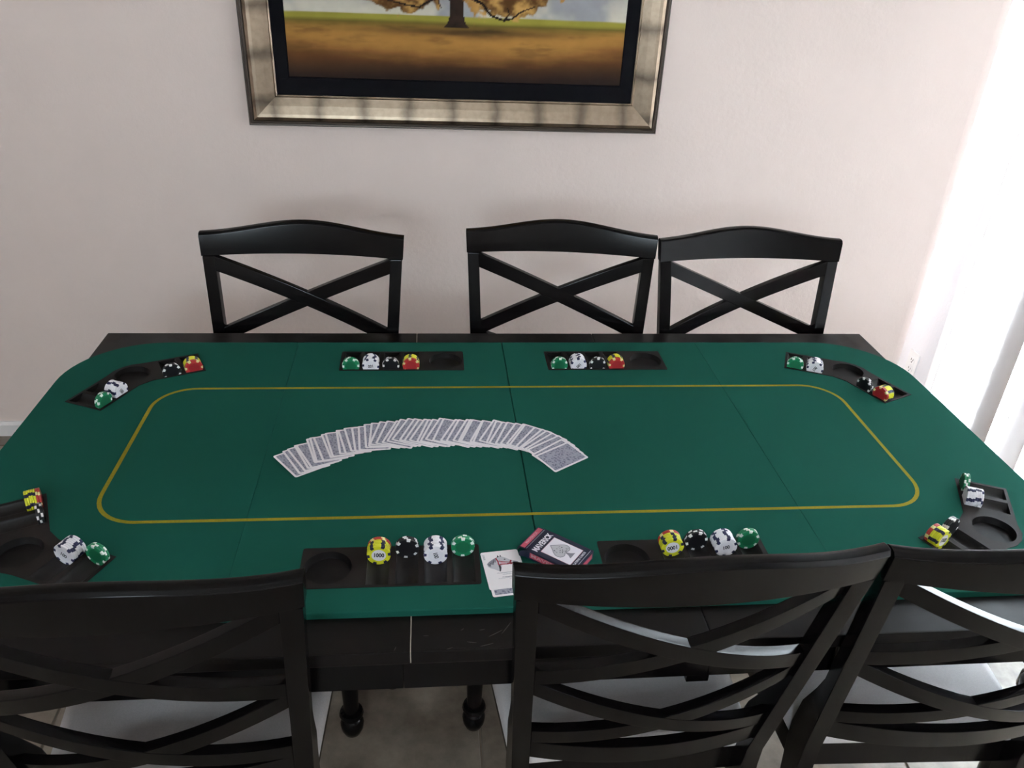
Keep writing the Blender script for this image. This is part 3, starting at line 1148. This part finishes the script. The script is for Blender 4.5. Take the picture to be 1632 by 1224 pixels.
# ------------------------------------------------------------------ playing cards
CW, CL, CTH = 0.0635, 0.0889, 0.0003
b = MB()
b.prism(rrect(-CW / 2, CW / 2, -CL / 2, CL / 2, 0.0035, 4), 0, CTH)
card_me = b.mesh('card', CARDW)
b = MB()
b.prism(rrect(-CW / 2 + 0.0042, CW / 2 - 0.0042, -CL / 2 + 0.0042, CL / 2 - 0.0042, 0.0015, 2), CTH, CTH + 0.00003)
back_me = b.mesh('back_print', CARDBACK)
FAN = [(-0.4325, -0.0575, 126.6), (-0.405, -0.035, 118), (-0.381, -0.0120, 109), (-0.340, 0.012, 104), (-0.300, 0.024, 100), (-0.268, 0.031, 84), (-0.240, 0.036, 75), (-0.210, 0.040, 71.5),
       (-0.139, 0.040, 70.5), (-0.0785, 0.036, 69), (-0.03, 0.029, 69), (0.018, 0.015, 65), (0.0445, -0.002, 55), (0.064, -0.028, 41), (0.079, -0.0545, 33.5)]
fx = np.array(FAN)
seg = np.r_[0, np.cumsum(np.hypot(np.diff(fx[:, 0]), np.diff(fx[:, 1])))]
NC = 50
proto = None
for i in range(NC):
    u = i / (NC - 1)
    jit = 0 if i in (0, NC - 1) else 1
    s_ = seg[-1] * min(1, max(0, u + jit * random.uniform(-0.0085, 0.0085)))
    x, y, a = (float(np.interp(s_, seg, fx[:, k_])) for k_ in range(3))
    a += jit * random.uniform(-4.5, 4.5)
    y += jit * random.uniform(-0.0030, 0.0030)
    ang = R(a - 90)
    kx = 0.046
    # the card leans on the ones under it: its left side is high
    rotm = Matrix.Rotation(ang, 4, 'Z') @ Matrix.Rotation(kx, 4, 'Y')
    z = TOP + 0.0002 + kx * CW / 2 + 0.000004 * i
    if i == 0:
        lab = 'face-down playing card at the left tip of the fan, under all the others'
    elif i == NC - 1:
        lab = 'face-down playing card lying fully uncovered at the right end of the fan'
    else:
        lab = '%s face-down playing card from the left end of the fan, partly covered' % ORD[i]
    if proto is None:
        proto = thing('playing_card', lab, 'playing card', (x, y, z), 0, 'fanned face-down playing cards', me=card_me)
        proto.rotation_euler = rotm.to_euler()
        link('back_print', back_me, proto)
    else:
        copy_tree(proto, (x, y, z), rotm.to_euler(), lab, 'fanned face-down playing cards')

# face-down card, and the joker lying on it, beside the near tray
JA = R(6.8)
low_card = copy_tree(proto, (-0.0592, -0.3868, TOP + 0.0002), (0, 0, JA + 0.01), 'face-down playing card showing only its lower edge under the joker card')
if 'group' in low_card:
    del low_card['group']
jk = thing('joker_card', 'joker playing card with a horse head in a red bridle, face up', 'playing card', (-0.0630, -0.3722, TOP + 0.0009), JA, me=card_me)


def flat(name, poly, m_, z=CTH, th=0.00005, parent=jk, holes=None):
    q = MB()
    q.prism(poly, z, z + th)
    return link(name, q.mesh(name, m_), parent)


def strip(pts, w_):
    # polyline to a ribbon polygon
    L_, R_ = [], []
    for i, p in enumerate(pts):
        a_ = pts[max(0, i - 1)]
        c_ = pts[min(len(pts) - 1, i + 1)]
        d = Vector((c_[0] - a_[0], c_[1] - a_[1])).normalized()
        ww = w_[i] if isinstance(w_, (list, tuple)) else w_
        L_.append((p[0] - d.y * ww / 2, p[1] + d.x * ww / 2))
        R_.append((p[0] + d.y * ww / 2, p[1] - d.x * ww / 2))
    return L_ + R_[::-1]


# card frame: x right, y up, millimetres
mm = lambda pts: [(x * 1.1 / 1000, (y + 1.5) * 1.1 / 1000) for x, y in pts]
# pixel (zoom) to card: card spans x -31.75..31.75, y 44.45..-44.45
head = mm([(-23, 12.5), (-19, 17), (-12, 22), (-5.5, 25.5), (-4, 30), (-2, 26.5), (0.5, 30.5), (1.5, 26), (7, 23), (13, 17.5), (19, 14.5), (24, 12), (26, 8.5), (24.5, 5.5), (20, 5), (15.5, 7.5),
           (8, 9), (0, 9.5), (-1.5, 5), (-4, -4), (-6, -6.5), (-9, -4), (-14, 0.5), (-19, 3), (-22.5, 6.5)])
horse = flat('horse_head', head, PALEINK, CTH, 0.00004)
flat('mane', mm([(-23, 12.5), (-19, 17), (-12, 22), (-5.5, 25.5), (-7.5, 20), (-9, 14), (-12, 15), (-13, 9), (-17, 12), (-18, 5), (-21, 8)]), GREYINK, CTH + 0.00004, 0.00003)
for pts in ([(-17, 15), (-19, 8)], [(-14, 17.5), (-16, 10)], [(-11, 20), (-13, 13)], [(-20, 12.5), (-20.5, 7)]):
    flat('mane_strand', strip(mm(pts), 0.0009), INK, CTH + 0.00007, 0.00002)
flat('neck_shade', mm([(-6.5, 8), (-3.5, 8.5), (-3.2, 2), (-5.5, -5.8), (-7, -5), (-6.2, 1)]), INK, CTH + 0.00004, 0.00003)
flat('muzzle', mm([(17.5, 14), (24, 12), (26, 8.5), (24.5, 5.5), (20, 5), (18, 8)]), GREYINK, CTH + 0.00004, 0.00003)
flat('forehead', mm([(1.5, 26), (7, 23), (13, 17.5), (8, 17.5), (3, 20), (-1.5, 22)]), PALEINK, CTH + 0.00004, 0.00003)
flat('ear', mm([(-5.5, 24.5), (-4, 30), (-2, 26)]), INK, CTH + 0.00004, 0.00003)
flat('ear', mm([(-0.8, 26), (0.5, 30.5), (1.6, 26)]), INK, CTH + 0.00004, 0.00003)
flat('eye', [(0.0060 + 0.0015 * math.cos(t), 0.0230 + 0.0011 * math.sin(t)) for t in [2 * PI * i / 10 for i in range(10)]], INK, CTH + 0.00007, 0.00002)
flat('cheek', mm([(-2, 14.5), (4.5, 12.5), (7, 9.5), (1.5, 8.8), (-2.5, 11)]), PINKINK, CTH + 0.00004, 0.00003)
for pts, w_ in (([(-7.5, 24), (-5.5, 15), (-6, 9.5), (-3, 7.5)], 0.0022), ([(-4.5, 17), (0, 15.3), (6, 13.3), (14, 11)], 0.0017), ([(-5, 9), (4, 8.6), (9, 8.2)], 0.0018), ([(14.5, 16.2), (12.5, 12), (13.2, 7.2)], 0.0028), ([(7, 9), (16, 9.6)], 0.0032)):
    flat('bridle', strip(mm(pts), w_), REDINK, CTH + 0.00007, 0.00003)
jt = link('corner_text', text_mesh('corner_text', 'JOKER', 0.0042, GREYINK, 0.00003, 0.00003), jk, (-0.0275, 0.0315, CTH + 0.00002), (0, 0, -PI / 2))
for k_, (x0, x1, yy, th_, m_) in enumerate(((-12, 22, -9, 2.2, PALEINK), (-4, 24, -12.5, 1.6, PALEINK), (-6, 20, -18, 1.5, GREYINK), (-12, 12, -20.3, 1.3, PALEINK), (4, 22, -22.8, 1.1, PALEINK))):
    pts = [(x0 + (x1 - x0) * i / 14, yy + 0.25 * math.sin(i * 2.1)) for i in range(15)]
    flat('fine_print', strip(mm(pts), [th_ / 1000 * (0.45 + 0.55 * abs(math.sin(i * 1.7))) for i in range(15)]), m_, CTH + 0.00002, 0.00002)

# ------------------------------------------------------------------ playing card box
BA = R(-38.5)
BL, BW, BH = 0.0915, 0.0640, 0.0170
cb = thing('card_box', 'dark blue playing card box with a spade lying open between the near trays', 'card box', (-0.003, -0.320, TOP + 0.0002), BA)
# local x along the length from the open end, y across (+ far side)
b = MB()
th = 0.0006
b.box(0, BL, -BW / 2, BW / 2, 0, th)
b.box(0, BL, -BW / 2, BW / 2, BH - th, BH)
b.box(0, BL, -BW / 2, -BW / 2 + th, th, BH - th)
b.box(0, BL, BW / 2 - th, BW / 2, th, BH - th)
b.box(BL - th, BL, -BW / 2 + th, BW / 2 - th, th, BH - th)
link('box_body', b.mesh('box_body', NAVY), cb)


def decal(name, x0, x1, y0, y1, m_, par=cb, z=BH, t_=0.0002):
    q = MB()
    q.box(x0, x1, y0, y1, z, z + t_)
    return link(name, q.mesh(name, m_), par)


decal('panel_border', 0.0207, 0.0772, -0.0222, 0.0222, PINKINK, t_=0.00010)
decal('front_panel', 0.0213, 0.0766, -0.0216, 0.0216, BOXWHITE)
# spade: tip towards the open end
sp_pts = []
for t in [i / 24 for i in range(25)]:
    xx = 0.0262 + 0.030 * t
    hw_ = 0.0182 * math.sin(PI * min(1, t ** 0.8 * 0.62)) * (1 - 0.06 * t)
    sp_pts.append((xx, hw_))
lobe = [(0.0262, 0.0), (0.030, 0.003), (0.035, 0.0075), (0.040, 0.0125), (0.045, 0.0158), (0.050, 0.0167), (0.0545, 0.0152), (0.0575, 0.0115), (0.0582, 0.0075), (0.0570, 0.0038), (0.0550, 0.0015)]
stem_ = [(0.0585, 0.0018), (0.0640, 0.0040), (0.0690, 0.0080)]
up_ = lobe + stem_
poly = up_ + [(x, -y) for x, y in up_[::-1]]
poly = [p for i, p in enumerate(poly) if i == 0 or p != poly[i - 1]][:-1]
q = MB()
q.plate(poly, [], BH + 0.00026)
spade = link('spade', q.mesh('spade', PALEINK), cb)
q = MB()
ol = [(x, y) for x, y in lobe]
rim = strip(lobe, 0.0013)
q.prism(rim, BH + 0.00026, BH + 0.00034)
q.prism([(x, -y) for x, y in rim][::-1], BH + 0.00026, BH + 0.00034)
q.prism(strip([(0.056, 0.0), (0.062, 0.0), (0.0695, 0.0)], [0.003, 0.005, 0.016]), BH + 0.00026, BH + 0.00034)
rnd = random.Random(4)
link('spade_outline', q.mesh('spade_outline', GREYINK), spade)
for k_ in range(26):
    for _t in range(20):
        xx, yy = rnd.uniform(0.036, 0.056), rnd.uniform(-0.0125, 0.0125)
        if abs(yy) < (xx - 0.0285) * 0.78 and abs(yy) < 0.013:
            break
    q = MB()
    r0 = rnd.uniform(0.0006, 0.0016)
    q.prism(strip([(xx + r0 * math.cos(t), yy + r0 * 1.2 * math.sin(t)) for t in [rnd.uniform(0, 6) + 0.7 * i for i in range(6)]], 0.0006), BH + 0.00027, BH + 0.00035)
    link('scroll_print', q.mesh('scroll_print', INK if k_ % 3 == 0 else GREYINK), spade)
tm = text_mesh('brand_lettering', 'MAVERICK', 0.0118, BOXWHITE, 0.00008, 0.0004, 0.86)
wx = max(v.co.x for v in tm.vertices) - min(v.co.x for v in tm.vertices)
for v in tm.vertices:
    v.co.x *= 0.053 / wx
    v.co.y *= 1.25
link('brand_lettering', tm, cb, (0.0120, -0.001, BH + 0.0002), (0, 0, PI / 2))
tm = text_mesh('lower_lettering', 'PLAYING CARDS', 0.0056, LIGHTINK, 0.00008, 0.00012, 0.8)
wx = max(v.co.x for v in tm.vertices) - min(v.co.x for v in tm.vertices)
for v in tm.vertices:
    v.co.x *= 0.040 / wx
link('lower_lettering', tm, cb, (0.0818, 0, BH + 0.0002), (0, 0, PI / 2))
decal('edge_stripe', 0.0870, 0.0878, -BW / 2 + 0.003, BW / 2 - 0.003, PALEINK)
# red panels on the side and on the closed end
b = MB()
b.box(0.006, BL - 0.006, -BW / 2 - 0.00015, -BW / 2, 0.0035, BH - 0.0035)
link('side_panel', b.mesh('side_panel', BOXRED), cb)
tm = text_mesh('side_lettering', 'MAVERICK', 0.0095, PINKINK, 0.00005, 0.0001, 1.5)
link('side_lettering', tm, cb, (0.042, -BW / 2 - 0.0002, BH / 2), (PI / 2, 0, 0))
b = MB()
b.box(BL, BL + 0.00015, -BW / 2 + 0.005, BW / 2 - 0.005, 0.0035, BH - 0.0035)
link('end_panel', b.mesh('end_panel', BOXRED), cb)
# opened tuck flap
flap = link('tuck_flap', None, cb, (0, 0, BH - th), (0, R(-6), 0))
b = MB()
b.box(-0.0170, 0, -BW / 2 + 0.0003, BW / 2 - 0.0003, 0, th)
bm_ = b.mesh('tuck_flap', NAVY)
flap.data = None
bpy.data.objects.remove(flap)
flap = link('tuck_flap', bm_, cb, (0, 0, BH - th), (0, R(-6), 0))
b = MB()
b.box(-0.0150, -0.0058, -BW / 2 + 0.003, BW / 2 - 0.003, th, th + 0.0002)
link('flap_panel', b.mesh('flap_panel', BOXRED), flap)
tm = text_mesh('flap_lettering', 'MAVERICK', 0.0075, PINKINK, 0.00005, 0.0001, 1.0)
link('flap_lettering', tm, flap, (-0.0104, 0, th + 0.00022), (0, 0, PI / 2))
b = MB()
b.box(-0.0032, -0.0026, -BW / 2 + 0.003, BW / 2 - 0.003, th, th + 0.0002)
link('flap_stripe', b.mesh('flap_stripe', PALEINK), flap)
b = MB()
b.prism([(0, -BW / 2 + 0.001), (0, BW / 2 - 0.001), (-0.012, BW / 2 - 0.004), (-0.0165, BW / 2 - 0.012), (-0.0165, -BW / 2 + 0.012), (-0.012, -BW / 2 + 0.004)], 0, 0.0005)
link('tuck_tongue', b.mesh('tuck_tongue', NAVY), flap, (-0.017, 0, 0), (0, R(-62), 0))
for sy in (-1, 1):
    b = MB()
    b.prism([(0, 0), (0, BH - 2 * th), (-0.010, BH - 0.004), (-0.013, BH - 0.008), (-0.013, 0.004), (-0.010, 0.0015)], 0, 0.0005, 0, Matrix.Rotation(PI / 2, 4, 'X'))
    link('dust_flap', b.mesh('dust_flap', NAVY), cb, (0, sy * (BW / 2 - 0.0006), th), (0, 0, R(-sy * 24)))

# ------------------------------------------------------------------ chairs
CH, LEAN = 1.000, 0.188
WT, WS = 0.499, 0.440
BOW = 0.030


def yback(z):
    return LEAN * (CH - z)


def halfw(z):
    return (WT + (WS - WT) * (CH - z) / 0.52) / 2


def slat_rings(za, zb, hgt, th_, x_in=0.0265, off=0.008, bow=0.033, nn=18, sag=0.009):
    # curved slat from the left post (height za) to the right post (height zb)
    rings = []
    slope = math.atan2(zb - za, 0.42)
    for i in range(nn + 1):
        u = -1 + 2 * i / nn
        z = za + (zb - za) * (u + 1) / 2 - sag * (1 - u * u)
        x = u * (halfw(z) - x_in)
        yb = yback(z) - bow * (1 - u * u) + off
        hz_ = hgt / 2 / math.cos(slope)
        r_ = []
        for (dy, dz) in ((0, -1), (th_, -1), (th_, 1), (0, 1)):
            zz = dz * hz_
            r_.append((x, yb + dy - LEAN * zz, z + zz))
        rings.append(r_)
    return rings


def make_chair(label):
    t = thing('dining_chair', label, 'chair', (0, 0, 0), 0, 'x-back dining chairs around the table')
    # top rail
    rings = []
    nn = 32
    zb = TOP + 0.168
    for i in range(nn + 1):
        u = -1 + 2 * i / nn
        zt = CH + 0.023 * (0.5 + 0.5 * math.cos(PI * u)) ** 1.1
        w_ = WT / 2 + 0.002
        yb0 = -BOW * (1 - u * u)
        xb = u * (halfw(zb) + 0.002)
        th_ = 0.027
        r_ = []
        for (dy, zz) in ((0.002, zb), (th_, zb), (th_ + 0.001, zt - 0.008), (th_ - 0.003, zt - 0.002), (th_ * 0.62, zt), (0.007, zt - 0.001), (0.001, zt - 0.007)):
            xx = u * (halfw(zz if zz < CH else CH) + 0.002)
            r_.append((xx, yb0 + yback(zz) + dy, zz))
        rings.append(r_)
    q = MB()
    q.loft(rings)
    wn(link('top_rail', q.mesh('top_rail', CHAIRW, smooth=50, bevel=0.0015), t))
    # rear legs run up into posts
    for s in (-1, 1):
        rings = []
        stations = [(0.0, 0.060, 0.028, 0.030), (0.15, 0.082, 0.029, 0.036), (0.32, 0.097, 0.030, 0.048), (0.43, yback(0.475) + 0.002, 0.030, 0.058), (0.475, yback(0.475), 0.030, 0.060),
                    (0.55, yback(0.55), 0.030, 0.056), (0.62, yback(0.62), 0.030, 0.036), (0.66, yback(0.66), 0.030, 0.0275), (0.85, yback(0.85), 0.030, 0.0265), (TOP + 0.168, yback(TOP + 0.168), 0.030, 0.0265)]
        for (z, yb, wx_, dy) in stations:
            xo = halfw(max(z, 0.475)) * s
            xi_ = xo - s * wx_
            x0, x1 = sorted((xo, xi_))
            rings.append([(x0, yb, z), (x1, yb, z), (x1, yb + dy, z), (x0, yb + dy, z)])
        q = MB()
        q.loft(rings)
        wn(link('rear_leg', q.mesh('rear_leg', CHAIRW, smooth=40, bevel=0.003), t))
    # two crossed pairs of slats
    for k_, (z1, z2) in enumerate(((TOP + 0.151, TOP - 0.031), (TOP - 0.056, TOP - 0.204))):
        for (a_, b_, of) in ((z1, z2, 0.0075), (z2, z1, 0.0082)):
            q = MB()
            q.loft(slat_rings(a_, b_, 0.033, 0.0185, off=of))
            wn(link('cross_slat', q.mesh('cross_slat', CHAIRW, smooth=40, bevel=0.0022), t))
    q = MB()
    q.loft(slat_rings(TOP - 0.244, TOP - 0.244, 0.050, 0.019, bow=BOW * 0.9, sag=0.0))
    wn(link('lower_rail', q.mesh('lower_rail', CHAIRW, smooth=40, bevel=0.0022), t))
    # upholstered seat
    yb, yf = 0.135, 0.585
    out_ = [(-0.2145, yb), (0.2145, yb), (0.2220, yb + 0.10), (0.2430, yf - 0.10)] + [(0.2480 - 0.03 * (1 - math.cos(a_)), yf - 0.035 + 0.035 * math.sin(a_)) for a_ in [PI / 2 * i / 5 for i in range(6)]]
    out_ += [(0.1, yf + 0.006), (0, yf + 0.008), (-0.1, yf + 0.006)] + [(-x, y) for x, y in out_[::-1][:-2]]
    cx, cy = 0, (yb + yf) / 2
    rings = []
    for (sc_, z) in ((0.985, 0.434), (1.0, 0.440), (1.006, 0.452), (0.995, 0.466), (0.97, 0.474), (0.90, 0.479), (0.6, 0.4815), (0.2, 0.482)):
        rings.append([(cx + (x - cx) * sc_, cy + (y - cy) * sc_, z) for x, y in out_])
    q = MB()
    q.loft(rings)
    link('seat_cushion', q.mesh('seat_cushion', FABRIC, smooth=60), t)['label'] = 'pale grey upholstered seat'
    q = MB()
    q.loft([[(cx + (x - cx) * 0.955, cy + (y - cy) * 0.97 - 0.001, z) for x, y in out_] for z in (0.372, 0.434)])
    link('seat_frame', q.mesh('seat_frame', CHAIRW, smooth=40), t)
    q = MB()
    q.box(-0.022, 0.022, -0.022, 0.022, 0.30, 0.372)
    q.lathe([(0.013, 0.0), (0.020, 0.006), (0.026, 0.022), (0.0275, 0.038), (0.024, 0.052), (0.019, 0.058), (0.026, 0.063), (0.0285, 0.070), (0.026, 0.078), (0.019, 0.082),
             (0.0175, 0.10), (0.0195, 0.16), (0.0225, 0.23), (0.0235, 0.262), (0.018, 0.272), (0.024, 0.28), (0.024, 0.291), (0.019, 0.30)], 20)
    fl = q.mesh('front_leg', CHAIRW, smooth=40)
    for s in (-1, 1):
        link('front_leg', fl, t, (s * 0.232, 0.557, 0))
    return t


def chair_pose(cx, cy, yw, far):
    # cx, cy: middle of the top corner line on the face towards the camera
    if far:
        off = 0.034
        return (cx - off * math.sin(yw), cy + off * math.cos(yw), 0), PI + yw
    return (cx, cy, 0), yw


poses = [
    (-0.5870, -0.632, 0.022, False, 'dark x-back dining chair nearest the camera, at the near left end of the table'),
    (0.172, -0.617, 0.036, False, 'dark x-back dining chair nearest the camera, in front of the card box'),
    (0.676, -0.621, -0.038, False, 'dark x-back dining chair at the near right, touching its neighbour'),
    (-0.4945, 0.594, -0.028, True, 'dark x-back dining chair standing alone at the far side, under the painting'),
    (0.1652, 0.6294, -0.0679, True, 'dark x-back dining chair in the middle of the far side'),
    (0.6687, 0.5979, 0.0325, True, 'dark x-back dining chair on the far side nearest the blind'),
]
first = None
for (cx, cy, yw, far, lab) in poses:
    loc, rz = chair_pose(cx, cy, yw, far)
    if first is None:
        first = make_chair(lab)
        first.location = loc
        first.rotation_euler = (0, 0, rz)
    else:
        copy_tree(first, loc, (0, 0, rz), lab, 'x-back dining chairs around the table')
